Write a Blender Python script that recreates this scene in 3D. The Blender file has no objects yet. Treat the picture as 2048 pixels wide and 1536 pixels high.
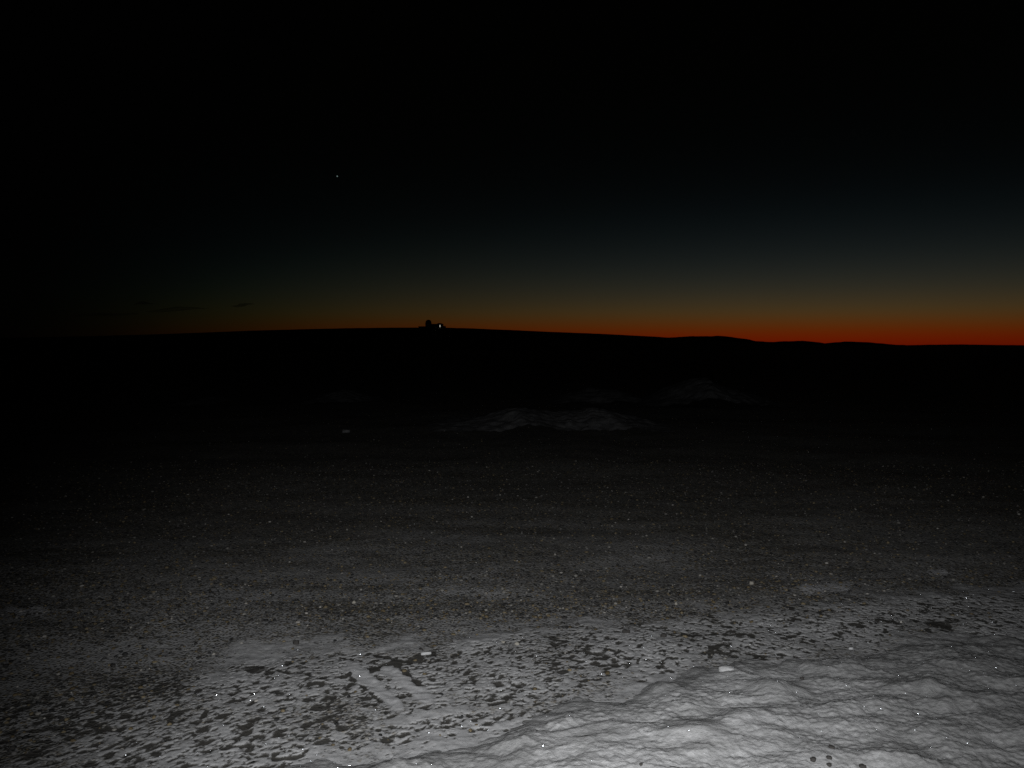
import bpy, math, random
import numpy as np
from mathutils import Vector, Matrix

random.seed(7)
rng = np.random.default_rng(11)
SC = bpy.context.scene
COL = SC.collection
R = math.radians

# ------------------------------------------------------------------ camera geometry
CAM_H = 1.6
F = 1607.0                       # focal length in pixels of the 2048 x 1536 photograph
PITCH = math.atan((768 - 691) / F)
CP, SP = math.cos(PITCH), math.sin(PITCH)


def ray(u, v):
    a, b = (u - 1024) / F, (768 - v) / F
    return Vector((a, CP + b * SP, -SP + b * CP))


def on_ground(u, v, z=0.0):
    d = ray(u, v)
    t = (z - CAM_H) / d.z
    return Vector((d.x * t, d.y * t, z))


def at_depth(u, v, Y):
    d = ray(u, v)
    t = Y / d.y
    return Vector((d.x * t, Y, CAM_H + d.z * t))


def to_px(x, y, z=0.0):
    """ground position (metres) -> plan used to lay out the ground's patches"""
    dz = z - CAM_H
    depth = np.maximum(y * CP - dz * SP, 0.3)
    return 1024 + F * x / depth, 768 - F * (y * SP + dz * CP) / depth


# ------------------------------------------------------------------ noise
PERM = np.random.default_rng(5).permutation(4096).astype(np.int64)
GA = np.random.default_rng(6).uniform(0, 2 * math.pi, 4096)
GX, GY = np.cos(GA), np.sin(GA)


def _h(i, j):
    return PERM[(PERM[i & 4095] + j) & 4095]


def perlin(x, y):
    xi, yi = np.floor(x).astype(np.int64), np.floor(y).astype(np.int64)
    fx, fy = x - xi, y - yi
    u = fx * fx * fx * (fx * (fx * 6 - 15) + 10)
    v = fy * fy * fy * (fy * (fy * 6 - 15) + 10)

    def g(a, b):
        h = _h(xi + a, yi + b)
        return GX[h] * (fx - a) + GY[h] * (fy - b)
    n0 = g(0, 0) * (1 - u) + g(1, 0) * u
    n1 = g(0, 1) * (1 - u) + g(1, 1) * u
    return (n0 * (1 - v) + n1 * v) * 1.5


def fbm(x, y, oct=4, gain=0.5, off=0.0):
    s, a = 0.0, 1.0
    for k in range(oct):
        s = s + a * perlin(x * 2.03 ** k + off + 17.3 * k, y * 2.03 ** k - off * 1.7 + 9.1 * k)
        a *= gain
    return s


def ridged(x, y, oct=3, gain=0.5, off=0.0):
    s, a = 0.0, 1.0
    for k in range(oct):
        n = 1 - np.abs(perlin(x * 2.03 ** k + off + 31.7 * k, y * 2.03 ** k + off * 2.1))
        s = s + a * n * n
        a *= gain
    return s


RND = np.random.default_rng(17).random((5, 4096))


def blobs(x, y, cell, seed, prob):
    """signed field of scattered flat blobs (positive inside), in units of the cell"""
    x, y = x / cell + seed * 13.7, y / cell - seed * 7.3
    xi, yi = np.floor(x).astype(np.int64), np.floor(y).astype(np.int64)
    best = np.full(x.shape, -1.0)
    for a in (-1, 0, 1):
        for b in (-1, 0, 1):
            h = _h(xi + a, yi + b)
            r = np.where(RND[2][h] < prob, 0.16 + 0.40 * RND[3][h] ** 1.8, -0.5)
            dx, dy = x - (xi + a + 0.1 + 0.8 * RND[0][h]), y - (yi + b + 0.1 + 0.8 * RND[1][h])
            an = (RND[4][h] - 0.5) * 2.4
            ca, sa = np.cos(an), np.sin(an)
            d = np.hypot((dx * ca + dy * sa) * 0.80, (-dx * sa + dy * ca) * 1.15)
            best = np.maximum(best, r - d)
    return best


def sm(a, b, x):
    t = np.clip((x - a) / (b - a), 0, 1)
    return t * t * (3 - 2 * t)


def curve(pts, u):
    p = np.array(pts, float)
    return np.interp(u, p[:, 0], p[:, 1])


def seg_dist(pts, u, v, sy=1.0):
    """distance (photo pixels, rows scaled by sy) to a polyline"""
    d = np.full(u.shape, 1e9)
    for (x0, y0), (x1, y1) in zip(pts[:-1], pts[1:]):
        ax, ay = x1 - x0, (y1 - y0) * sy
        t = np.clip(((u - x0) * ax + (v - y0) * sy * ay) / (ax * ax + ay * ay), 0, 1)
        d = np.minimum(d, np.hypot(u - x0 - t * ax, (v - y0) * sy - t * ay))
    return d


# ------------------------------------------------------------------ object helpers
def tag(o, label=None, cat=None, group=None, kind=None):
    if label: o['label'] = label
    if cat: o['category'] = cat
    if group: o['group'] = group
    if kind: o['kind'] = kind
    return o


def link(name, me, mat=None, parent=None, smooth=True):
    o = bpy.data.objects.new(name, me)
    COL.objects.link(o)
    if mat: me.materials.append(mat)
    if smooth:
        me.polygons.foreach_set('use_smooth', np.ones(len(me.polygons), bool))
    if parent: o.parent = parent
    return o


def mesh_np(name, V, Fq):
    """mesh from numpy vertices (n,3) and equal-sized faces (m,k)"""
    me = bpy.data.meshes.new(name)
    V = np.asarray(V, np.float32); Fq = np.asarray(Fq, np.int32)
    m, k = Fq.shape
    me.vertices.add(len(V)); me.vertices.foreach_set('co', V.ravel())
    me.loops.add(m * k); me.loops.foreach_set('vertex_index', Fq.ravel())
    me.polygons.add(m)
    me.polygons.foreach_set('loop_start', np.arange(0, m * k, k, dtype=np.int32))
    me.polygons.foreach_set('loop_total', np.full(m, k, np.int32))
    me.update(calc_edges=True)
    return me


def grid_faces(ny, nx):
    i = np.arange(ny - 1)[:, None] * nx + np.arange(nx - 1)[None, :]
    return np.stack([i, i + 1, i + nx + 1, i + nx], -1).reshape(-1, 4)


def attr(me, name, a):
    at = me.attributes.new(name, 'FLOAT', 'POINT')
    at.data.foreach_set('value', np.asarray(a, np.float32).ravel())


def heightfield(name, xs, ys, z, keep=None, mat=None):
    X, Y = np.meshgrid(xs, ys)
    V = np.stack([X, Y, z], -1).reshape(-1, 3)
    Fq = grid_faces(len(ys), len(xs))
    if keep is not None:
        k = keep.ravel()[Fq].any(1)
        Fq = Fq[k]
        used = np.unique(Fq)
        remap = np.full(len(V), -1); remap[used] = np.arange(len(used))
        V, Fq = V[used], remap[Fq]
        me = mesh_np(name, V, Fq)
        return link(name, me, mat), used
    return link(name, mesh_np(name, V, Fq), mat), None


# ------------------------------------------------------------------ node helpers
class NT:
    def __init__(s, name):
        s.m = bpy.data.materials.new(name); s.m.use_nodes = True
        s.t = s.m.node_tree; s.t.nodes.clear()
        s.out = s.t.nodes.new('ShaderNodeOutputMaterial')

    def n(s, typ, **kw):
        nd = s.t.nodes.new(typ)
        ins = kw.pop('ins', {})
        for k, v in kw.items(): setattr(nd, k, v)
        for k, v in ins.items(): s.set(nd.inputs[k], v)
        return nd

    def set(s, sock, v):
        if isinstance(v, bpy.types.NodeSocket): s.t.links.new(v, sock)
        else: sock.default_value = v

    def math(s, op, a, b=None, c=None, clamp=False):
        nd = s.n('ShaderNodeMath', operation=op, use_clamp=clamp)
        for i, v in enumerate((a, b, c)):
            if v is not None: s.set(nd.inputs[i], v)
        return nd.outputs[0]

    def mix(s, f, a, b, typ='RGBA', blend='MIX'):
        nd = s.n('ShaderNodeMix', data_type=typ)
        if typ == 'RGBA':
            nd.blend_type = blend
            s.set(nd.inputs[0], f); s.set(nd.inputs[6], a); s.set(nd.inputs[7], b)
            return nd.outputs[2]
        s.set(nd.inputs[0], f); s.set(nd.inputs[2], a); s.set(nd.inputs[3], b)
        return nd.outputs[0]

    def remap(s, x, a, b, lo=0.0, hi=1.0):
        nd = s.n('ShaderNodeMapRange', interpolation_type='SMOOTHSTEP')
        for i, v in enumerate((x, a, b, lo, hi)): s.set(nd.inputs[i], v)
        return nd.outputs[0]

    def noise(s, vec, scale, detail=3.0, rough=0.55, out=0):
        nd = s.n('ShaderNodeTexNoise', ins={'Vector': vec, 'Scale': scale, 'Detail': detail, 'Roughness': rough})
        return nd.outputs[out]

    def coord(s, scale=None):
        c = s.n('ShaderNodeTexCoord').outputs['Object']
        if scale:
            c = s.n('ShaderNodeMapping', ins={'Vector': c, 'Scale': scale}).outputs[0]
        return c

    def att(s, name, out='Fac'):
        return s.n('ShaderNodeAttribute', attribute_name=name).outputs[out]

    def ramp(s, f, stops):
        nd = s.n('ShaderNodeValToRGB', ins={0: f})
        e = nd.color_ramp.elements
        while len(e) < len(stops): e.new(0.5)
        for el, (p, c) in zip(e, stops):
            el.position = p; el.color = (*c, 1) if len(c) == 3 else c
        return nd.outputs[0]

    def bump(s, h, dist, strength=1.0, normal=None):
        nd = s.n('ShaderNodeBump', ins={'Height': h, 'Distance': dist, 'Strength': strength})
        if normal is not None: s.set(nd.inputs['Normal'], normal)
        return nd.outputs[0]

    def glints(s, base, coord, cell, share, amount=1.0):
        """ice crystals: tiny mirror facets turned every way; a few catch the flash"""
        vo = s.n('ShaderNodeTexVoronoi', ins={'Vector': coord, 'Scale': cell})
        wn = s.n('ShaderNodeTexWhiteNoise', noise_dimensions='3D', ins={'Vector': vo.outputs['Color']})
        v = s.n('ShaderNodeVectorMath', operation='SUBTRACT', ins={0: wn.outputs['Color'], 1: (0.5, 0.5, 0.5)})
        v = s.n('ShaderNodeVectorMath', operation='NORMALIZE', ins={0: v.outputs[0]})
        gl = s.n('ShaderNodeBsdfGlossy', ins={'Color': (0.9, 0.95, 1, 1), 'Roughness': 0.21, 'Normal': v.outputs[0]})
        sep = s.n('ShaderNodeSeparateColor', ins={0: vo.outputs['Color']})
        pick = s.math('LESS_THAN', sep.outputs[0], share)
        core = s.math('LESS_THAN', vo.outputs['Distance'], 0.42)
        f = s.math('MULTIPLY', s.math('MULTIPLY', pick, core), amount)
        mx = s.n('ShaderNodeMixShader', ins={0: f, 1: base, 2: gl.outputs[0]})
        return mx.outputs[0]

    def principled(s, col, rough=0.8, normal=None, spec=0.2):
        p = s.n('ShaderNodeBsdfPrincipled', ins={'Base Color': col, 'Roughness': rough, 'Specular IOR Level': spec})
        if normal is not None: s.set(p.inputs['Normal'], normal)
        return p.outputs[0]

    def done(s, sh):
        s.t.links.new(sh, s.out.inputs[0]); return s.m


# ------------------------------------------------------------------ materials
def snow_material(name, lo, hi, glint=True, greyed=None):
    t = NT(name)
    c = t.coord()
    n1 = t.noise(c, 5.0, 5, 0.6)
    n2 = t.noise(c, 38.0, 4, 0.65)
    n3 = t.noise(c, 260.0, 3, 0.7)
    f = t.math('ADD', t.math('MULTIPLY', n1, 0.55), t.math('MULTIPLY', n2, 0.45))
    f = t.remap(f, 0.36, 0.62)
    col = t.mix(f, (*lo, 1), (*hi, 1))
    if greyed:                                            # greyer, dirtier stretches: mostly flash falloff painted into the bank's colour
        col = t.mix(t.math('MULTIPLY', t.att('falloff'), 0.85), col, t.mix(f, (greyed[0],) * 3 + (1,), (greyed[1],) * 3 + (1,)))
    # specks of grit frozen into the snow
    g = t.remap(t.noise(c, 95.0, 2, 0.5), 0.71, 0.76)
    col = t.mix(t.math('MULTIPLY', g, 0.55), col, (0.12, 0.115, 0.105, 1))
    h = t.math('ADD', t.math('MULTIPLY', n2, 1.0), t.math('MULTIPLY', n3, 0.12))
    nrm = t.bump(h, 0.0085, 0.9)
    sh = t.principled(col, 0.75, nrm, 0.15)
    if glint:
        sh = t.glints(sh, c, 430.0, 0.08, 0.45)
    return t.done(sh)


def ground_material():
    t = NT('frozen gravel ground')
    c = t.coord()
    e_n = t.noise(c, 55.0, 4, 0.62)
    e_s = t.noise(c, 17.0, 3, 0.6)
    # --- crust of thin snow
    crust_f = t.remap(t.math('ADD', t.math('MULTIPLY', t.noise(c, 9.0, 4, 0.6), 0.6), t.math('MULTIPLY', t.noise(c, 120.0, 3, 0.7), 0.4)), 0.38, 0.62)
    crust = t.mix(crust_f, (0.36, 0.36, 0.365, 1), (0.46, 0.46, 0.465, 1))
    # --- bare dark ground showing through
    dark = t.mix(t.noise(c, 150.0, 3, 0.6), (0.03, 0.029, 0.028, 1), (0.10, 0.095, 0.085, 1))
    hole = t.math('ADD', t.att('hole'), t.math('MULTIPLY', t.math('SUBTRACT', t.noise(c, 120.0, 3, 0.6), 0.5), 0.55))
    hole = t.remap(hole, -0.20, 0.20)
    # --- gravel: pebbles frozen in dusty snow
    v1 = t.n('ShaderNodeTexVoronoi', ins={'Vector': c, 'Scale': 62.0, 'Randomness': 1.0})
    v2 = t.n('ShaderNodeTexVoronoi', ins={'Vector': c, 'Scale': 27.0, 'Randomness': 1.0})
    s1 = t.n('ShaderNodeSeparateColor', ins={0: v1.outputs['Color']})
    s2 = t.n('ShaderNodeSeparateColor', ins={0: v2.outputs['Color']})
    stops = [(0.0, (0.03, 0.03, 0.032)), (0.22, (0.07, 0.068, 0.064)), (0.42, (0.16, 0.15, 0.125)), (0.58, (0.12, 0.12, 0.12)),
             (0.72, (0.20, 0.168, 0.115)), (0.86, (0.22, 0.22, 0.215)), (0.95, (0.10, 0.075, 0.05)), (1.0, (0.40, 0.39, 0.36))]
    p1 = t.ramp(s1.outputs[0], stops)
    p2 = t.ramp(s2.outputs[1], stops)
    big = t.math('MULTIPLY', t.math('LESS_THAN', v2.outputs['Distance'], 0.38), t.math('GREATER_THAN', s2.outputs[2], 0.62))
    peb = t.mix(big, p1, p2)
    # dusting of snow between the pebbles, thicker in long drifted streaks
    streak = t.noise(t.coord((0.55, 1.7, 1.0)), 1.4, 5, 0.62)
    dust_edge = t.math('ADD', v1.outputs['Distance'], t.math('MULTIPLY', t.math('SUBTRACT', streak, 0.5), 1.5))
    dust_falloff = t.remap(dust_edge, 0.30, 0.66)
    dust_falloff = t.math('MULTIPLY', dust_falloff, t.math('SUBTRACT', 1.0, t.math('MULTIPLY', big, 0.85)))
    dust_falloff = t.math('MULTIPLY', dust_falloff, t.att('dust_falloff'))  # less snow farther off, darkening the gravel like flash falloff
    gravel = t.mix(t.math('MULTIPLY', dust_falloff, 0.9), peb, (0.37, 0.37, 0.375, 1))
    patch = t.math('ADD', t.att('patch'), t.math('MULTIPLY', t.math('SUBTRACT', t.math('ADD', t.math('MULTIPLY', e_s, 0.6), t.math('MULTIPLY', e_n, 0.4)), 0.5), 3.0))
    gravel = t.mix(t.math('MULTIPLY', t.remap(patch, 0.25, 0.95), 0.8), gravel, (0.62, 0.62, 0.64, 1))
    # --- put together
    gm = t.math('ADD', t.att('gravel'), t.math('MULTIPLY', t.math('SUBTRACT', t.math('ADD', t.math('MULTIPLY', e_n, 0.5), t.math('MULTIPLY', e_s, 0.5)), 0.5), 2.6))
    gm = t.remap(gm, 0.15, 0.85)
    crust = t.mix(t.math('MULTIPLY', t.remap(patch, 0.25, 0.95), 0.6), crust, (0.56, 0.56, 0.57, 1))
    col = t.mix(gm, crust, gravel)
    col = t.mix(hole, col, dark)
    dome = t.math('SUBTRACT', 1.0, v1.outputs['Distance'])
    hb = t.math('MULTIPLY', t.math('POWER', dome, 2.0), t.math('MULTIPLY', gm, 1.0))
    hb = t.math('ADD', hb, t.math('MULTIPLY', t.noise(c, 210.0, 3, 0.7), 0.16))
    hb = t.math('SUBTRACT', hb, t.math('MULTIPLY', hole, 0.45))
    nrm = t.bump(hb, 0.0065, 0.9)
    sh = t.principled(col, 0.8, nrm, 0.2)
    sh = t.glints(sh, c, 400.0, 0.075, t.math('SUBTRACT', 0.9, t.math('MULTIPLY', gm, 0.86)))
    return t.done(sh)


def flat_material(name, col, col2=None, scale=6.0, rough=0.85, bump=0.0, spec=0.2):
    t = NT(name)
    c = t.coord()
    n = t.noise(c, scale, 4, 0.6)
    cc = t.mix(n, (*col, 1), (*(col2 or col), 1))
    nrm = t.bump(n, bump) if bump else None
    return t.done(t.principled(cc, rough, nrm, spec))


def emit_material(name, col, strength):
    t = NT(name)
    e = t.n('ShaderNodeEmission', ins={'Color': (*col, 1), 'Strength': strength})
    return t.done(e.outputs[0])


def attr_color_material(name):
    t = NT(name)
    c = t.coord()
    col = t.att('tint', 'Color')
    n = t.noise(c, 240.0, 3, 0.6)
    col = t.mix(t.remap(n, 0.3, 0.7), t.mix(1.0, col, (0.62, 0.62, 0.62, 1), blend='MULTIPLY'), col)
    return t.done(t.principled(col, 0.75, t.bump(n, 0.002), 0.25))


M_GROUND = ground_material()
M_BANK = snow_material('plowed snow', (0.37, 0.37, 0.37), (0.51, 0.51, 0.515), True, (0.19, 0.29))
M_PILE = snow_material('dirtied old snow', (0.10, 0.10, 0.10), (0.23, 0.23, 0.235), False)
M_ICE = flat_material('ice lump', (0.40, 0.41, 0.42), (0.52, 0.52, 0.52), 40.0, 0.6, 0.004)
M_PEBBLES = attr_color_material('pebble mix')
M_HILL = flat_material('dark cinder hill', (0.03, 0.028, 0.026), (0.07, 0.066, 0.06), 0.02)
M_MOUNTAIN = flat_material('far mountain rock', (0.04, 0.038, 0.036), (0.07, 0.066, 0.06), 0.0006)

# ------------------------------------------------------------------ plan of the ground's patches (photo pixels on the ground)
V_CRUST = [(-900, 1650), (0, 1545), (150, 1490), (300, 1415), (420, 1340), (480, 1294), (600, 1274), (860, 1290), (1000, 1274), (1100, 1264), (1400, 1246),
           (1600, 1226), (1800, 1196), (2048, 1168), (3000, 1120)]
V_HOLES = [(-900, 1520), (0, 1400), (250, 1372), (500, 1334), (740, 1328), (860, 1312), (1000, 1288), (1100, 1274), (1250, 1262), (1500, 1240),
           (1700, 1216), (2048, 1188), (3000, 1140)]
V_HOLE_END = [(-900, 2600), (0, 1640), (450, 1570), (700, 1500), (820, 1500), (950, 1462), (1050, 1450), (1150, 1396), (1300, 1352), (1400, 1334),
              (1500, 1320), (1700, 1298), (1900, 1268), (2048, 1262), (3000, 1240)]
V_BANK = [(-300, 1900), (350, 1590), (500, 1545), (700, 1518), (830, 1500), (950, 1474), (1080, 1436), (1150, 1406), (1250, 1386), (1330, 1368),
          (1430, 1340), (1500, 1323), (1640, 1316), (1750, 1300), (1850, 1274), (2048, 1263), (3000, 1220)]

STREAKS_DARK = [  # bare gashes and scraped lines in the crust: polyline, half width
    ([(742, 1344), (765, 1334), (792, 1327)], 6), ([(748, 1311), (770, 1317), (800, 1326)], 4), ([(818, 1326), (840, 1320)], 8), ([(838, 1318), (868, 1307)], 4),
    ([(697, 1352), (730, 1380), (762, 1408)], 4), ([(796, 1336), (818, 1354), (840, 1372)], 4), ([(800, 1334), (830, 1328)], 3),
    ([(340, 1450), (345, 1428), (380, 1420)], 3), ([(345, 1446), (375, 1452), (402, 1440), (412, 1425)], 3),
    ([(1118, 1322), (1122, 1314), (1170, 1310)], 4), ([(1170, 1313), (1215, 1322)], 6), ([(1122, 1324), (1160, 1330), (1200, 1338), (1232, 1336)], 4),
    ([(1422, 1322), (1424, 1302), (1460, 1295)], 4), ([(1436, 1312), (1475, 1320)], 5), ([(1450, 1302), (1478, 1310)], 4),
    ([(1518, 1318), (1560, 1318), (1600, 1322)], 4), ([(1516, 1326), (1540, 1328)], 3),
    ([(1365, 1276), (1400, 1280)], 5), ([(1470, 1276), (1505, 1281)], 6), ([(1565, 1282), (1590, 1280)], 4),
    ([(1755, 1248), (1800, 1252)], 6), ([(1860, 1250), (1895, 1256)], 9), ([(1960, 1254), (2010, 1252)], 4), ([(1290, 1266), (1330, 1264)], 4),
    ([(495, 1340), (525, 1336)], 7), ([(560, 1344), (580, 1350)], 6), ([(596, 1348), (616, 1350)], 6), ([(615, 1372), (660, 1370)], 5), ([(528, 1378), (545, 1368)], 5),
    ([(112, 1454), (134, 1452)], 9), ([(192, 1452), (240, 1458)], 8), ([(200, 1424), (222, 1428)], 6), ([(550, 1520), (600, 1514)], 5), ([(1092, 1283), (1130, 1290)], 6),
    ([(650, 1402), (668, 1396)], 6), ([(630, 1416), (645, 1414)], 6), ([(680, 1416), (694, 1410)], 6), ([(980, 1414), (1010, 1410)], 6),
]
STRIPS_SMOOTH = [([(706, 1338), (745, 1370), (796, 1416)], 13), ([(778, 1338), (812, 1366), (852, 1402)], 15), ([(760, 1450), (900, 1425), (1010, 1420)], 7)]
SNOW_PATCHES = [([(20, 1223), (85, 1221)], 7), ([(1610, 1180), (1690, 1176)], 9), ([(1860, 1140), (1890, 1142)], 4)]


def bend(x):      # drift direction: away to the right on the left side, level on the right
    return 0.20 * x - 0.06 * x * x


def ground_fields(X, Y):
    u, v = to_px(X, Y)
    wob = fbm(X * 3.1, Y * 3.1, 3, off=3.0)
    soft = 24 + 46 * sm(700, 100, u)
    gravel = sm(1, -1, (v - curve(V_CRUST, u) - 24 * wob) / soft)
    gravel = np.maximum(gravel, 0.30 + 0.35 * fbm(X * 2.2, Y * 3.0, 3, off=91.0) + 0.16 * sm(200, -200, u - 300))
    gravel = np.clip(gravel, 0, 1)
    s = Y - bend(X)
    n = perlin(X / 0.05, s / 0.045)
    big = sm(0.2, -1.2, X)                                               # coarser spots on the left
    dens = sm(-24, 22, v - curve(V_HOLES, u) + 26 * wob) * sm(30, -40, v - curve(V_HOLE_END, u) + 30 * wob)
    dens = dens * (0.80 + 0.22 * sm(-0.6, 0.3, fbm(X * 1.3, Y * 2.0, 2, off=5.0)))
    near = Y < 9
    hole = np.full(u.shape, -1.0)
    xa, sa_, dn, bg = X[near], s[near], dens[near], big[near]
    wx = 0.011 * fbm(xa / 0.045, sa_ / 0.045, 3, off=8.0); wy = 0.011 * fbm(xa / 0.045 + 50, sa_ / 0.045, 3, off=18.0)
    f1 = blobs(xa + wx, sa_ + wy, 0.045, 1.0, dn * (0.36 + 0.26 * bg))
    f2 = blobs(xa + wx, sa_ + wy, 0.0265, 2.0, dn * (0.62 - 0.17 * bg))
    f3 = blobs(xa + 0.5 * wx, sa_ + 0.5 * wy, 0.017, 3.0, np.clip(dn * 1.1, 0, 1) * 0.44)
    hole[near] = np.maximum(np.maximum(f1, f2), f3 - 0.05) * 1.6
    uu, vv = u[near], v[near]
    h, pt = hole[near], np.zeros(uu.shape)
    smooth = np.zeros(uu.shape)
    press = np.zeros(uu.shape)
    wv = 7 * wob[near] + 12 * n[near]
    for pl, w in STRIPS_SMOOTH:
        smooth = np.maximum(smooth, sm(w + 4, w - 4, seg_dist(pl, uu, vv, 1.3) + 0.3 * wv))
        if len(pl) == 3 and pl[0][0] < 800 and pl[0][1] < 1400: press = np.maximum(press, sm(w + 3, w - 6, seg_dist(pl, uu, vv, 1.3) + 0.25 * wv))
    h = h - 1.2 * smooth
    for pl, w in STREAKS_DARK:
        d = seg_dist(pl, uu, vv, 1.6) - 0.6 * wv
        h = np.maximum(h, 0.5 * (1 - d / w))
    pt = np.maximum(pt, 0.9 * press)
    for pl, w in SNOW_PATCHES:
        pt = np.maximum(pt, sm(3.2 * w, 0.0, seg_dist(pl, uu, vv, 1.4)))
    hole[near] = h
    hole = np.clip(hole, -1, 1)
    gravel = gravel.copy(); gn = gravel[near]; gravel[near] = gn * (1 - 0.9 * press)
    patch = np.zeros(u.shape); patch[near] = pt
    return u, v, gravel, hole, patch


def ground_height(X, Y):
    z = 0.035 * fbm(X * 0.35, Y * 0.5, 3, off=2.0) + 0.006 * fbm(X * 4, Y * 4, 3, off=13.0)
    z = z * sm(2.0, 5.0, np.hypot(X, Y)) * sm(60, 25, np.hypot(X, Y))
    far = sm(30, 400, np.hypot(X, Y))
    return z - 0.25 * far


# ------------------------------------------------------------------ the ground: one sheet to the horizon
def graded(a, b, step, lo, hi, grow):
    mid = list(np.arange(a, b, step))
    up, d = [b], step
    while up[-1] < hi:
        d *= grow; up.append(up[-1] + d)
    dn, d = [a], step
    while dn[-1] > lo:
        d *= grow; dn.append(dn[-1] - d)
    return np.array(dn[:0:-1] + mid + up)


xs = graded(-3.1, 3.1, 0.0065, -45000, 45000, 1.09)
ys = graded(2.7, 5.0, 0.0065, -20000, 60000, 1.028)
X, Y = np.meshgrid(xs, ys)
u, v, gravel, hole, patch = ground_fields(X, Y)
Z = ground_height(X, Y)
Z += 0.006 * (1 - gravel) * (1 - sm(-0.12, 0.10, hole))             # the crust stands a few mm above the bare ground
Z += 0.004 * (1 - gravel) * fbm(X * 16, Y * 16, 3, off=6.0)
ground, _ = heightfield('ground', xs, ys, Z, mat=M_GROUND)
attr(ground.data, 'hole', hole); attr(ground.data, 'gravel', gravel); attr(ground.data, 'patch', patch)
attr(ground.data, 'dust_falloff', 0.22 + 0.78 * sm(8.2, 4.1, Y + 1.2 * fbm(X * 0.7, Y * 0.9, 3, off=77.0)))  # flash falloff put into the colour: snow cover thins with distance
tag(ground, 'frozen gravel lot dusted with thin snow, dark patches showing through', 'ground', kind='structure')

# ------------------------------------------------------------------ foreground snow bank
bx = np.arange(-1.9, 4.2, 0.007)
by = np.arange(2.3, 5.6, 0.007)
BX, BY = np.meshgrid(bx, by)


def bank_height(X, Y):
    u, v = to_px(X, Y)
    ins = (v - curve(V_BANK, u)) / 200.0                             # how far inside the edge
    ins = ins + 0.10 * fbm(X * 3.2, Y * 3.2, 4, off=31.0)
    a = sm(-0.02, 1.0, ins) * 0.05 + 0.035 * sm(-0.03, 0.25, ins)
    k = sm(0.0, 0.35, ins)
    # long wind-cut folds running away to the left, steeper on the far side
    w = 0.30 * fbm(X * 1.8, Y * 1.8, 3, off=44.0)
    ph = (Y - 0.75 * X + 0.27 * X * X + w) * 2.5
    fr = ph - np.floor(ph)
    amp = 0.12 + 0.88 * sm(-0.1, 0.6, fbm(X * 2.2, Y * 3.2, 2, off=55.0))
    fold = (np.where(fr < 0.72, fr / 0.72, (1 - fr) / 0.28)) ** 1.2
    fold = 0.018 * fold * amp
    lump = 0.034 * fbm(X * 3.4, Y * 4.6, 2, off=61.0)
    b1 = np.abs(perlin(X * 7 + 0.5 * w, Y * 9 + 3)) * 0.008       # billows with creases between
    b2 = np.abs(perlin(X * 18 + 5, Y * 22)) * 0.0025
    fine = 0.0042 * fbm(X * 32, Y * 34, 5, 0.62, off=71.0) + 0.0018 * (0.5 - ridged(X * 11 + 0.8 * w, Y * 13, 3, off=81.0))
    z = a + 0.60 * k * (fold + lump + b1 + b2) + (0.3 + 0.7 * k) * fine
    for (pu, pv, rx, ry, hh) in [(1855, 1414, 20, 16, 0.035), (1892, 1449, 20, 16, 0.032), (1480, 1470, 55, 22, 0.045), (1320, 1388, 26, 14, 0.03), (1560, 1402, 60, 18, 0.03),
                                 (1180, 1500, 70, 24, 0.03), (1385, 1500, 60, 24, 0.03), (2000, 1290, 60, 16, 0.03)]:
        q = np.sqrt(((u - pu) / rx) ** 2 + ((v - pv) / ry) ** 2)
        z = z + 0.5 * hh * sm(1.25, 0.2, q + 0.22 * fine / 0.0042)
    return np.where(ins > -0.02, z, z + (ins + 0.02) * 0.6)


BZ = bank_height(BX, BY) + ground_height(BX, BY) - 0.004
GZ = ground_height(BX, BY)
keep = BZ > GZ - 0.012
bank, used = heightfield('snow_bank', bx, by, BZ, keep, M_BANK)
BU, BV = to_px(BX, BY)
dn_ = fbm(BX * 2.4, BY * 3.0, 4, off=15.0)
falloff = np.maximum(sm(0.75, 2.0, BX + 0.45 * dn_), sm(0.28, 0.02, (BV - curve(V_BANK, BU)) / 200 + 0.12 * dn_))  # flash falloff painted in: greyer to the right and along the edges
falloff = np.maximum(falloff, 0.8 * sm(0.25, -0.15, BX + 0.25 * dn_))
attr(bank.data, 'falloff', falloff.ravel()[used])
tag(bank, 'broad low bank of rough white plowed snow in the near right foreground', 'snow bank')


def bank_top(u, v):
    """point on the bank's surface seen at that pixel"""
    p = on_ground(u, v)
    for _ in range(12):
        X1, Y1 = np.array([[p.x]]), np.array([[p.y]])
        z = float(max(bank_height(X1, Y1)[0, 0] + ground_height(X1, Y1)[0, 0] - 0.004, ground_height(X1, Y1)[0, 0]))
        p = on_ground(u, v, z)
    return p


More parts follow.
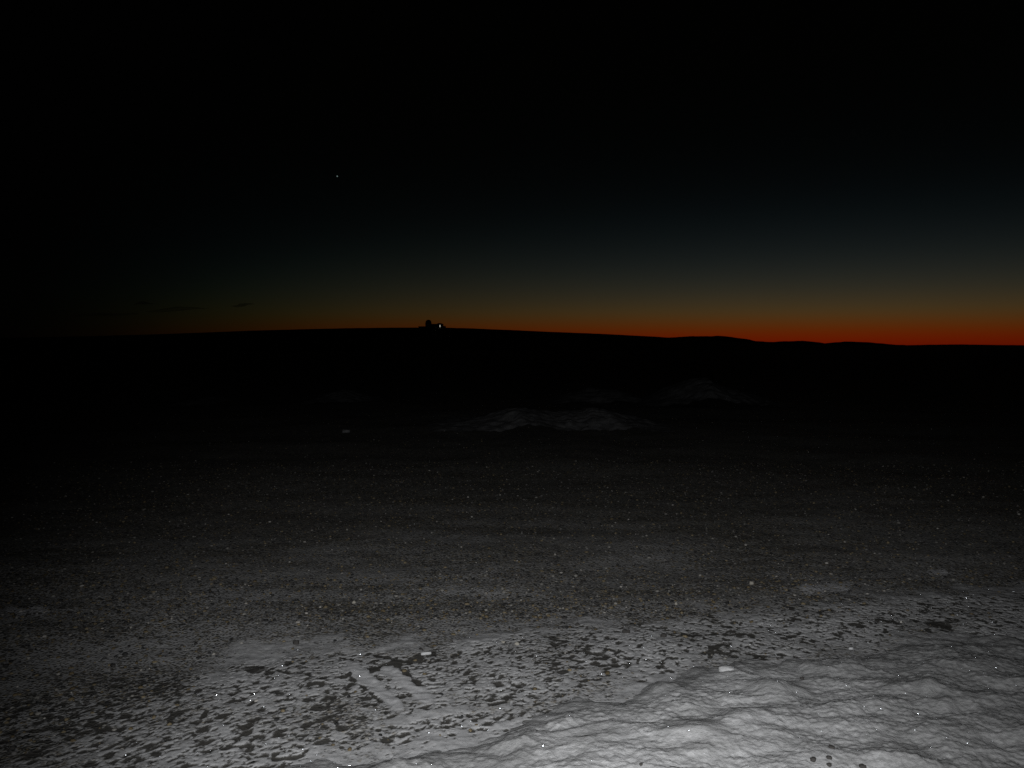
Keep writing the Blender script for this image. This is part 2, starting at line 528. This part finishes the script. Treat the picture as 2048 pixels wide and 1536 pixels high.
# ------------------------------------------------------------------ plowed piles farther off
def pile(name, label, prof, base_v, depth, seed, cell=0.03, rough=0.026):
    """a long heap: prof = crest line in photo pixels, standing on the ground at row base_v"""
    y0 = on_ground(1024, base_v).y
    yc = y0 + depth * 0.5
    us = [p[0] for p in prof]
    x0, x1 = at_depth(us[0], base_v, yc).x, at_depth(us[-1], base_v, yc).x
    px = np.arange(x0 - 0.3, x1 + 0.3, cell); py = np.arange(y0 - 0.2, y0 + depth * 1.5, cell)
    PX, PY = np.meshgrid(px, py)
    cx = [at_depth(p[0], p[1], yc).x for p in prof]
    cz = [max(at_depth(p[0], p[1], yc).z, -0.05) for p in prof]
    crest = np.interp(PX, cx, cz, left=-0.1, right=-0.1)
    t = (PY - yc + 0.14 * depth * fbm(PX * 1.1, PY * 0.6, 3, off=seed)) / (depth * 0.62)
    sec = np.where(t < 0, sm(-1.55, 0.05, t), sm(1.2, -0.05, t)) * 1.12 - 0.10
    rel = np.clip(crest / max(cz), 0, 1)
    z = crest * sec + rough * np.sqrt(rel + 0.02) * fbm(PX * 2.4, PY * 2.4, 4, off=seed + 3) + rough * 1.1 * np.sqrt(rel + 0.02) * (np.abs(perlin(PX * 5 + seed, PY * 5)) - 0.2)
    z = z - 0.03
    o, _ = heightfield(name, px, py, z, z > -0.06, M_PILE)
    return tag(o, label, 'snow pile', 'plowed snow piles on the far side of the lot')


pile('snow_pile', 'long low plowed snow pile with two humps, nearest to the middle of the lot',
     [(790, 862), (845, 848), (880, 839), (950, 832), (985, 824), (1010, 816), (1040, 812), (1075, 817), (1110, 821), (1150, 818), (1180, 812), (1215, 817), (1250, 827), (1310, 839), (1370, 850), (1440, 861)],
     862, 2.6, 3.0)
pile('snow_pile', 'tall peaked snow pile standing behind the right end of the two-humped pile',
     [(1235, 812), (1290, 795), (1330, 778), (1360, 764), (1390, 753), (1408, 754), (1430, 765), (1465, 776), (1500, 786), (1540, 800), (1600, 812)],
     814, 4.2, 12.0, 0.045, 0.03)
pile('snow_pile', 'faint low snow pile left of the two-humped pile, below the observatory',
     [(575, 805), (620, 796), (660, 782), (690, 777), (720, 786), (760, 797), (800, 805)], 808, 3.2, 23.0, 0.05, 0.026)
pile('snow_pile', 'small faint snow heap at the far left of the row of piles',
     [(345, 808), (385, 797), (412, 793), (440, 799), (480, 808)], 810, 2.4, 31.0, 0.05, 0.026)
pile('snow_pile', 'flat snow heap between the two-humped pile and the tall peaked one behind',
     [(1085, 806), (1130, 786), (1180, 776), (1230, 778), (1270, 788), (1310, 800), (1340, 808)], 806, 3.0, 41.0, 0.05, 0.026)


# ------------------------------------------------------------------ rounded and angular lumps (stones, ice)
def ico(sub):
    import bmesh
    bm = bmesh.new(); bmesh.ops.create_icosphere(bm, subdivisions=sub, radius=1.0)
    V = np.array([q.co for q in bm.verts]); Fq = np.array([[a.index for a in f.verts] for f in bm.faces])
    bm.free(); return V, Fq


ICO = {1: ico(1), 2: ico(2), 3: ico(3), 4: ico(4)}


def lump_mesh(name, size, seed, sub=3, jag=0.28):
    V, Fq = ICO[sub]
    r = 1 + jag * (perlin(V[:, 0] * 1.6 + seed, V[:, 1] * 1.6 + V[:, 2] * 1.1) + 0.5 * perlin(V[:, 2] * 3.4 + seed * 2, V[:, 0] * 3.4 - V[:, 1] * 2))
    W = V * r[:, None]
    W = np.clip(W, -0.86, 0.9) * np.array(size)
    return mesh_np(name, W, Fq)


M_DARK = flat_material('dark stone', (0.025, 0.024, 0.024), (0.07, 0.065, 0.06), 60.0, 0.8, 0.003)
M_PALE = flat_material('pale stone', (0.27, 0.255, 0.22), (0.37, 0.35, 0.31), 60.0, 0.8, 0.003)


def lump(name, u, v, w_px, h_px, label, cat, mat, group=None, flat=0.8, sink=0.3, rot=0.0, seed=0.0):
    p = bank_top(u, v + h_px * 0.3)
    s = w_px / F * p.length * 0.5
    sz = h_px / F * p.length * 0.5
    size = (s, s * flat, max(sz * 1.15, s * 0.35))
    o = link(name, lump_mesh(name, size, seed), mat)
    o.location = (p.x, p.y, p.z + size[2] * (1 - 2 * sink) * 0.8)
    o.rotation_euler = (0, 0, rot)
    return tag(o, label, cat, group)


G1 = 'dark stones lying on the snow bank'
lump('stone', 1663, 1494, 13, 7, 'dark brown stone on the snow bank, topmost of the cluster at the bottom', 'stone', M_DARK, G1, seed=1.1, rot=-0.3)
lump('stone', 1626, 1518, 12, 8, 'dark stone on the snow bank, leftmost of the cluster at the bottom', 'stone', M_DARK, G1, seed=2.3, rot=0.2)
lump('stone', 1658, 1515, 12, 8, 'dark stone on the snow bank in the middle of the bottom cluster', 'stone', M_DARK, G1, seed=3.7)
lump('stone', 1658, 1529, 10, 8, 'dark stone at the picture\'s lower edge, straight below the cluster\'s middle stone', 'stone', M_DARK, G1, seed=4.9)
lump('stone', 1725, 1532, 15, 8, 'wide dark stone at the lower edge, rightmost of the bottom cluster', 'stone', M_DARK, G1, seed=5.2, rot=-0.2)
lump('stone', 1604, 1356, 9, 6, 'small lone dark stone in the upper part of the snow bank', 'stone', M_DARK, G1, seed=6.6)
lump('stone', 1282, 1528, 8, 6, 'tiny dark stone near the bottom edge of the snow, left of the cluster', 'stone', M_DARK, G1, seed=7.1)
G2 = 'stones lying on the gravel above the crust'
lump('stone', 1155, 1249, 10, 8, 'black stone on the gravel just above the spotted crust, right of the pale pair', 'stone', M_DARK, G2, seed=8.3)
lump('stone', 1252, 1263, 18, 10, 'broad flat black stone at the upper edge of the spotted crust', 'stone', M_DARK, G2, seed=9.4)
lump('stone', 1327, 1271, 14, 11, 'black stone in the spotted crust right of the broad flat black one', 'stone', M_DARK, G2, seed=10.4)
lump('stone', 592, 1285, 14, 12, 'dark stone alone on the smooth grey snow strip above the crust', 'stone', M_DARK, G2, seed=11.4)
lump('stone', 1034, 1287, 11, 8, 'pale tan stone at the edge of gravel and crust, right one of a pair', 'stone', M_PALE, G2, seed=12.4)
lump('stone', 1006, 1284, 9, 6, 'pale tan stone at the edge of gravel and crust, left one of a pair', 'stone', M_PALE, G2, seed=13.4)
lump('stone', 708, 1204, 8, 7, 'pale stone on the gravel, upper left of the scraped marks', 'stone', M_PALE, G2, seed=14.4)
lump('stone', 1503, 1166, 9, 8, 'light pale stone far out on the gravel left of the snow streak', 'stone', M_PALE, G2, seed=15.4)
lump('stone', 1352, 1207, 7, 7, 'pale stone on the gravel above the broad black stone', 'stone', M_PALE, G2, seed=16.4)
lump('snow_lump', 1452, 1335, 34, 13, 'bright rounded snow lump at the top edge of the snow bank', 'snow lump', M_BANK, flat=0.6, sink=0.5, seed=21.0)
lump('snow_lump', 692, 862, 18, 8, 'small pale snow lump alone on the dark lot left of the piles', 'snow lump', M_PILE, flat=0.7, sink=0.3, seed=22.0)
lump('ice_shard', 852, 1308, 24, 4, 'thin white ice shard beside the dark gash in the crust', 'ice', M_ICE, flat=0.25, sink=0.2, seed=23.0, rot=0.25)
lump('snow_lump', 1702, 1297, 11, 7, 'little pale snow lump at the right end of the spotted crust', 'snow lump', M_ICE, flat=0.7, sink=0.35, seed=24.0)


# ------------------------------------------------------------------ loose gravel, too much to count
def scatter(n, y_lo, y_hi, r_lo, r_hi, sub, power):
    X = []; 
    yy = y_lo + (y_hi - y_lo) * rng.random(n) ** power
    xx = (rng.random(n) - 0.5) * 2 * (yy * 0.72 + 0.5)
    g = ground_fields(xx[None, :], yy[None, :])[2][0]
    u0, v0 = to_px(xx, yy)
    offbank = v0 < curve(V_BANK, u0) - 4
    ok = (rng.random(n) < 0.02 + 0.98 * g ** 1.4) & offbank
    xx, yy = xx[ok], yy[ok]
    n = len(xx)
    z = ground_height(xx[None, :], yy[None, :])[0]
    r = r_lo + (r_hi - r_lo) * rng.random(n) ** 3.2
    V, Fq = ICO[sub]
    S = np.stack([r * rng.uniform(0.8, 1.5, n), r * rng.uniform(0.8, 1.3, n), r * rng.uniform(0.5, 0.9, n)], -1)
    a = rng.uniform(0, 2 * math.pi, n)
    W = V[None] * (1 + rng.uniform(-0.22, 0.22, (n, len(V), 1)))
    W = W * S[:, None, :]
    ca, sa = np.cos(a)[:, None], np.sin(a)[:, None]
    W = np.stack([W[..., 0] * ca - W[..., 1] * sa, W[..., 0] * sa + W[..., 1] * ca, W[..., 2]], -1)
    W = W + np.stack([xx, yy, z + S[:, 2] * rng.uniform(0.0, 0.5, n)], -1)[:, None, :]
    pal = np.array([(0.03, 0.03, 0.03), (0.05, 0.047, 0.045), (0.10, 0.098, 0.09), (0.16, 0.155, 0.15), (0.20, 0.162, 0.10), (0.14, 0.108, 0.06), (0.25, 0.24, 0.22), (0.42, 0.40, 0.37)])
    pr = np.array([0.18, 0.18, 0.18, 0.13, 0.14, 0.11, 0.06, 0.02])
    c = pal[rng.choice(len(pal), n, p=pr)] * rng.uniform(0.8, 1.2, (n, 1))
    Fa = Fq[None] + (np.arange(n) * len(V))[:, None, None]
    return W.reshape(-1, 3), Fa.reshape(-1, 3), np.repeat(c, len(V), 0)


parts = [scatter(12000, 3.0, 5.6, 0.003, 0.011, 2, 1.0), scatter(20000, 4.6, 11.0, 0.004, 0.013, 1, 1.3), scatter(3000, 8.0, 22.0, 0.006, 0.016, 1, 1.2)]
VV, FF, CC, off = [], [], [], 0
for a, b, c in parts:
    VV.append(a); FF.append(b + off); CC.append(c); off += len(a)
me = mesh_np('gravel', np.concatenate(VV), np.concatenate(FF))
ca = me.color_attributes.new('tint', 'FLOAT_COLOR', 'POINT')
cc = np.concatenate(CC); cc = np.concatenate([cc, np.ones((len(cc), 1))], 1)
ca.data.foreach_set('color', cc.astype(np.float32).ravel())
gr = link('gravel', me, M_PEBBLES)
tag(gr, 'loose small grey and tan pebbles strewn over the frozen lot', 'gravel', kind='stuff')

# ------------------------------------------------------------------ hill under the observatory
HILL_Y = 800.0
HILL = [(-2600, 700), (-1200, 694), (-500, 685), (0, 676), (150, 673), (300, 669), (400, 665.4), (500, 661.3), (600, 658.6), (700, 656.2), (790, 655.2), (850, 655),
        (900, 655.5), (950, 657), (1040, 660.8), (1100, 663.6), (1200, 667.5), (1260, 670.6), (1310, 673.2), (1360, 677), (1430, 684), (1520, 691), (1700, 697), (2100, 700)]
hx = np.concatenate([np.linspace(-1900, -650, 60), np.linspace(-640, 420, 320), np.linspace(425, 560, 12)])
hy = np.concatenate([np.linspace(180, 780, 60), np.linspace(790, 812, 12), np.linspace(825, 1900, 45)])
HX, HY = np.meshgrid(hx, hy)
cx = np.array([at_depth(a, b, HILL_Y).x for a, b in HILL]); cz = np.array([at_depth(a, b, HILL_Y).z for a, b in HILL])
zr = np.interp(HX, cx, cz)
rise = np.clip((HY - 180) / (HILL_Y - 180), 0, 1) ** 1.5
fall = sm(1900, 805, HY) ** 0.8
hz = (zr + 1.5) * rise * np.where(HY > HILL_Y, fall, 1) - 1.5
hz += 0.5 * fbm(HX * 0.02, HY * 0.02, 4, off=2.0) * rise * sm(790, 600, HY)
hz += 0.10 * fbm(HX * 0.12, HY * 0.12, 2, off=9.0) * rise
hill, _ = heightfield('hill', hx, hy, hz, mat=M_HILL)
tag(hill, 'long dark rounded hill carrying the observatory', 'hill', kind='structure')

# ------------------------------------------------------------------ far mountains and the last low ridge
MTN = [(900, 691), (1050, 683), (1180, 676), (1260, 673), (1300, 674), (1340, 674.3), (1370, 672.2), (1387, 671.4), (1410, 671.8), (1435, 670.6), (1455, 672), (1475, 674.8),
       (1497, 678), (1508, 681), (1530, 682.8), (1548, 683.2), (1570, 682), (1590, 681.4), (1605, 680.8), (1625, 682.5), (1637, 686), (1655, 686.8), (1668, 684.2), (1690, 682.4),
       (1720, 683.2), (1740, 684), (1752, 687), (1775, 690), (1810, 691.4), (1900, 693)]
LOW = [(900, 695), (1500, 693), (1700, 691.2), (1790, 690.4), (1830, 690), (1860, 689), (1920, 688.4), (1980, 689.3), (2048, 690.2), (2150, 689.5), (2300, 688.8), (2600, 690), (3100, 693)]


def range_mesh(name, prof, Y0, label, n, rough):
    cx = np.array([at_depth(a, b, Y0).x for a, b in prof]); cz = np.array([at_depth(a, b, Y0).z for a, b in prof])
    mx = np.linspace(cx[0], cx[-1], n); my = np.linspace(Y0 * 0.9, Y0 * 1.12, 40)
    MX, MY = np.meshgrid(mx, my)
    zr = np.interp(MX, cx, cz)
    zr = zr + rough * fbm(MX * 0.0035, MX * 0 + 1.0, 4, off=3.0)
    s = np.clip(np.where(MY < Y0, (MY - Y0 * 0.9) / (Y0 * 0.1), (Y0 * 1.12 - MY) / (Y0 * 0.12)), 0, 1)
    z = zr * s ** 1.15 + rough * 2.5 * fbm(MX * 0.002, MY * 0.002, 3, off=8.0) * s * (1 - s) * 2 - 6
    o, _ = heightfield(name, mx, my, z, mat=M_MOUNTAIN)
    return tag(o, label, 'mountains', kind='structure')


range_mesh('mountains', MTN, 20000.0, 'distant dark mountain ridge below the orange afterglow', 900, 7.0)
range_mesh('far_hills', LOW, 30000.0, 'low far hills on the horizon at the right', 500, 5.0)

# ------------------------------------------------------------------ observatory on the hill top
import bmesh


def box(bm, x0, x1, y0, y1, z0, z1, top=0.0):
    vs = [bm.verts.new((x, y, z)) for z, s in ((z0, 0), (z1, top)) for x, y in ((x0 + s, y0 + s), (x1 - s, y0 + s), (x1 - s, y1 - s), (x0 + s, y1 - s))]
    for q in ((3, 2, 1, 0), (4, 5, 6, 7), (0, 1, 5, 4), (1, 2, 6, 5), (2, 3, 7, 6), (3, 0, 4, 7)):
        bm.faces.new([vs[k] for k in q])


def lathe(bm, prof, n=40, cx=0.0, cy=0.0):
    rings = []
    for r, z in prof:
        if r < 1e-4: rings.append([bm.verts.new((cx, cy, z))])
        else: rings.append([bm.verts.new((cx + r * math.cos(2 * math.pi * k / n), cy + r * math.sin(2 * math.pi * k / n), z)) for k in range(n)])
    for a, b in zip(rings[:-1], rings[1:]):
        for k in range(n):
            k2 = (k + 1) % n
            if len(a) == 1 and len(b) > 1: bm.faces.new((a[0], b[k2], b[k]))
            elif len(b) == 1: bm.faces.new((a[k], a[k2], b[0]))
            else: bm.faces.new((a[k], a[k2], b[k2], b[k]))


def part(name, bm, mat, parent, smooth=False, label=None):
    bmesh.ops.recalc_face_normals(bm, faces=bm.faces)
    me = bpy.data.meshes.new(name); bm.to_mesh(me); bm.free()
    o = link(name, me, mat, parent, smooth)
    if label: o['label'] = label
    return o


M_WALL = flat_material('observatory wall', (0.30, 0.30, 0.29), (0.38, 0.38, 0.37), 0.6)
M_METAL = flat_material('dome metal', (0.34, 0.35, 0.36), (0.42, 0.43, 0.44), 0.8, 0.5)
M_ROOF = flat_material('roof sheet', (0.12, 0.12, 0.12), (0.18, 0.18, 0.18), 0.7)
M_FRAME = flat_material('window frame', (0.08, 0.08, 0.08), (0.12, 0.12, 0.12), 2.0)
M_LIT = emit_material('lit window glow', (1.0, 0.95, 0.80), 0.42)

PXM = HILL_Y / F                                     # metres per photo pixel at the hill top
ob = bpy.data.objects.new('observatory', None); COL.objects.link(ob)
o0 = at_depth(857, 656, HILL_Y)
ob.location = o0
tag(ob, 'dark observatory with a domed tower and one lit window on the hill top', 'observatory')


def ox(u): return (u - 857) * PXM
def oz(v): return (656 - v) * PXM


bm = bmesh.new(); lathe(bm, [(0, -2.5), (3.1, -2.5), (3.1, oz(647.5)), (3.3, oz(647.4)), (3.3, oz(646.6)), (0, oz(646.6))], 40)
tower = part('tower', bm, M_WALL, ob)
bm = bmesh.new()
zb = oz(646.6) + 0.01; rd = 2.95
prof = [(0, zb), (rd, zb), (rd, zb + 0.9)] + [(rd * math.cos(k * math.pi / 24), zb + 0.9 + rd * 0.86 * math.sin(k * math.pi / 24)) for k in range(1, 12)] + [(0, zb + 0.9 + rd * 0.86)]
lathe(bm, prof, 48)
dome = part('dome', bm, M_METAL, ob, True)
bm = bmesh.new()                                      # the two arched shutter rails over the slit
for sx in (-0.62, 0.62):
    prev = None
    for k in range(0, 15):
        a = k * math.pi / 20 + 0.05
        yy, zz = -(rd + 0.10) * math.cos(a), zb + 0.9 + (rd + 0.10) * 0.86 * math.sin(a)
        ring = [bm.verts.new((sx + dx, yy * s, zb + 0.9 + (zz - zb - 0.9) * s)) for dx, s in ((-0.12, 0.95), (0.12, 0.95), (0.12, 1.03), (-0.12, 1.03))]
        if prev:
            for q in range(4): bm.faces.new((prev[q], prev[(q + 1) % 4], ring[(q + 1) % 4], ring[q]))
        prev = ring
part('shutter_rail', bm, M_ROOF, dome)
bm = bmesh.new(); box(bm, ox(861.5), ox(874), -4.2, 4.2, -2.5, oz(648.6)); box(bm, ox(861.5), ox(874), -4.5, 4.5, oz(648.6) + 0.003, oz(648.1))
part('link_building', bm, M_WALL, ob)
bm = bmesh.new(); box(bm, ox(874.05), ox(886), -4.8, 4.8, -2.5, oz(649.4))
hall = part('hall', bm, M_WALL, ob)
bm = bmesh.new()
for k in range(12):                                   # low barrel roof of the hall
    a0, a1 = math.pi * k / 12, math.pi * (k + 1) / 12
    xm, xr = (ox(874.05) + ox(886)) / 2, (ox(886) - ox(874.05)) / 2 + 0.15
    h = oz(646.4) - oz(649.4)
    p = [(xm + xr * math.cos(a), y, oz(649.4) + 0.004 + h * math.sin(a)) for y in (-5.0, 5.0) for a in (a0, a1)]
    q = [bm.verts.new(c) for c in p]
    bm.faces.new((q[0], q[1], q[3], q[2]))
    for y, i in ((-5.0, (0, 1)), (5.0, (3, 2))):
        c = bm.verts.new((xm, y, oz(649.4) + 0.004)); bm.faces.new((q[i[0]], q[i[1]], c))
bmesh.ops.remove_doubles(bm, verts=bm.verts, dist=1e-4)
part('barrel_roof', bm, M_ROOF, hall)
bm = bmesh.new(); box(bm, ox(886.05), ox(891), -3.6, 3.6, -2.5, oz(652.2), 0.0)
part('porch', bm, M_WALL, ob)
bm = bmesh.new(); box(bm, ox(838), ox(851.5), -4.4, 3.8, -2.5, oz(653.6)); box(bm, ox(837.4), ox(851.5), -4.7, 4.1, oz(653.6) + 0.003, oz(652.9))
part('low_annex', bm, M_WALL, ob)
wx, wz = ox(880.8), oz(652.3)
bm = bmesh.new()
box(bm, wx - 0.55, wx + 0.55, -4.98, -4.803, wz - 1.15, wz - 1.0); box(bm, wx - 0.55, wx + 0.55, -4.98, -4.803, wz + 1.0, wz + 1.15)
box(bm, wx - 0.55, wx - 0.4, -4.98, -4.803, wz - 0.997, wz + 0.997); box(bm, wx + 0.4, wx + 0.55, -4.98, -4.803, wz - 0.997, wz + 0.997)
win = part('window', bm, M_FRAME, ob, label='lit window of the hall')
bm = bmesh.new(); box(bm, wx - 0.398, wx + 0.398, -4.90, -4.81, wz - 0.995, wz + 0.995)
part('pane', bm, M_LIT, win)

# ------------------------------------------------------------------ the evening star and a few dark cloud wisps
p = at_depth(674.5, 352.5, 45000.0)
bm = bmesh.new(); bmesh.ops.create_icosphere(bm, subdivisions=3, radius=45000.0 / F * 1.25)
me = bpy.data.meshes.new('star'); bm.to_mesh(me); bm.free()
star = link('star', me, emit_material('starlight', (0.72, 1.0, 0.95), 0.16)); star.location = p
tag(star, 'single bluish white star high in the dark sky left of centre', 'star')

_t = NT('thin dark cloud')
_d = _t.n('ShaderNodeBsdfDiffuse', ins={'Color': (0.3, 0.3, 0.3, 1)}); _r = _t.n('ShaderNodeBsdfTransparent')
_lw = _t.n('ShaderNodeLayerWeight', ins={'Blend': 0.35})
_a = _t.math('MULTIPLY', _t.math('SUBTRACT', 1.0, _lw.outputs['Facing']), 0.42)
M_CLOUD = _t.done(_t.n('ShaderNodeMixShader', ins={0: _a, 1: _r.outputs[0], 2: _d.outputs[0]}).outputs[0])
CLOUDS = [(485, 610, 24, 3.2, 'short dark cloud wisp nearest to the afterglow'), (355, 619, 60, 3.4, 'long thin dark cloud wisp in the middle of the faint streaks'),
          (288, 607, 20, 2.8, 'small dark cloud wisp above the long thin one'), (215, 629, 62, 3.0, 'dark cloud wisp lying lowest and farthest left')]
for k, (cu, cv, ru, rv, lab) in enumerate(CLOUDS):
    Yc = 38000.0
    V, Fq = ICO[4]
    n = 1 + 0.55 * perlin(V[:, 0] * 4 + 7.7 * k, V[:, 2] * 2.0 + V[:, 1] * 2) + 0.3 * perlin(V[:, 0] * 9 + 3 * k, V[:, 2] * 4)
    W = V * np.array([ru, ru * 0.5, rv]) * Yc / F
    W[:, 2] *= n * (1 - 0.7 * np.abs(V[:, 0])); W[:, 0] *= 0.8 + 0.2 * n
    W[:, 2] += 1.6 * Yc / F * np.sin(V[:, 0] * 3 + k) + V[:, 0] * ru * 0.06 * Yc / F
    o = link('cloud', mesh_np('cloud', W, Fq), M_CLOUD); o.location = at_depth(cu, cv, Yc)
    tag(o, lab, 'cloud', 'dark cloud wisps low in the left sky')

# ------------------------------------------------------------------ sky after sunset
w = bpy.data.worlds.new('World'); SC.world = w; w.use_nodes = True
nt = w.node_tree; nt.nodes.clear()
SUN_AZ = R(22.0)
sky = nt.nodes.new('ShaderNodeTexSky'); sky.sky_type = 'NISHITA'; sky.sun_disc = False
sky.sun_elevation = R(-7.5); sky.sun_rotation = SUN_AZ; sky.altitude = 2500


def wm(op, a, b=None, c=None):
    nd = nt.nodes.new('ShaderNodeMath'); nd.operation = op
    for i, v in enumerate((a, b, c)):
        if v is None: continue
        if isinstance(v, bpy.types.NodeSocket): nt.links.new(v, nd.inputs[i])
        else: nd.inputs[i].default_value = v
    return nd.outputs[0]


def wramp(x, a, b, lo, hi):
    nd = nt.nodes.new('ShaderNodeMapRange'); nd.interpolation_type = 'SMOOTHSTEP'
    nt.links.new(x, nd.inputs[0])
    for i, v in enumerate((a, b, lo, hi)): nd.inputs[i + 1].default_value = v
    return nd.outputs[0]


tc = nt.nodes.new('ShaderNodeTexCoord')
sep = nt.nodes.new('ShaderNodeSeparateXYZ'); nt.links.new(tc.outputs['Generated'], sep.inputs[0])
dx, dy, dz = sep.outputs
hl = wm('SQRT', wm('ADD', wm('MULTIPLY', dx, dx), wm('ADD', wm('MULTIPLY', dy, dy), 1e-6)))
ca = wm('DIVIDE', wm('ADD', wm('MULTIPLY', dx, math.sin(SUN_AZ)), wm('MULTIPLY', dy, math.cos(SUN_AZ))), hl)
az = wramp(ca, 0.57, 0.90, 0.04, 1.0)                 # the afterglow dies away from the sun's bearing
el = wm('SUBTRACT', 1.0, wm('MULTIPLY', wramp(dz, 0.002, 0.045, 0.63, 0.0), az))               # thick dusty air reddens the lowest band
sc3 = nt.nodes.new('ShaderNodeSeparateColor'); nt.links.new(sky.outputs[0], sc3.inputs[0])
rr = wm('MULTIPLY', wm('MULTIPLY', wm('POWER', sc3.outputs[0], 1.62), 7.9), az)
inv = wm('SUBTRACT', 1.0, az)
gg = wm('MULTIPLY', wm('MULTIPLY', wm('MULTIPLY', wm('POWER', sc3.outputs[1], 1.5), 3.84), az), wm('MULTIPLY', el, wm('ADD', 1.0, wm('MULTIPLY', inv, 0.9))))
bb = wm('MULTIPLY', wm('MULTIPLY', wm('MULTIPLY', wm('POWER', sc3.outputs[2], 1.7), 6.7), az), wm('MULTIPLY', el, wm('ADD', 1.0, wm('MULTIPLY', inv, 1.6))))
cmb = nt.nodes.new('ShaderNodeCombineColor')
for k, x in enumerate((rr, gg, bb)): nt.links.new(wm('ADD', x, 0.00026), cmb.inputs[k])
bg = nt.nodes.new('ShaderNodeBackground'); bg.inputs['Strength'].default_value = 1.0
wo = nt.nodes.new('ShaderNodeOutputWorld')
nt.links.new(cmb.outputs[0], bg.inputs[0]); nt.links.new(bg.outputs[0], wo.inputs[0])

# ------------------------------------------------------------------ camera and its flash
cam = bpy.data.cameras.new('camera'); co = bpy.data.objects.new('camera', cam); COL.objects.link(co)
co.location = (0, 0, CAM_H); co.rotation_euler = (R(90) - PITCH, 0, 0)
cam.sensor_width = 36; cam.lens = F / 2048 * 36; cam.clip_start = 0.05; cam.clip_end = 200000
SC.camera = co

fl = bpy.data.lights.new('camera_flash', 'SPOT'); fo = bpy.data.objects.new('camera_flash', fl); COL.objects.link(fo)
fo.location = (-0.06, 0.0, CAM_H - 0.02); fo.rotation_euler = (R(90 - 17), 0, R(-6))
fl.energy = 590; fl.spot_size = R(86); fl.spot_blend = 1.0; fl.shadow_soft_size = 0.012; fl.color = (0.985, 0.995, 1.0)

SC.view_settings.view_transform = 'Standard'; SC.view_settings.look = 'None'
SC.view_settings.exposure = 0; SC.view_settings.gamma = 1
SC.render.resolution_x = 1024; SC.render.resolution_y = 768
SC.cycles.use_denoising = False
SC.cycles.max_bounces = 3
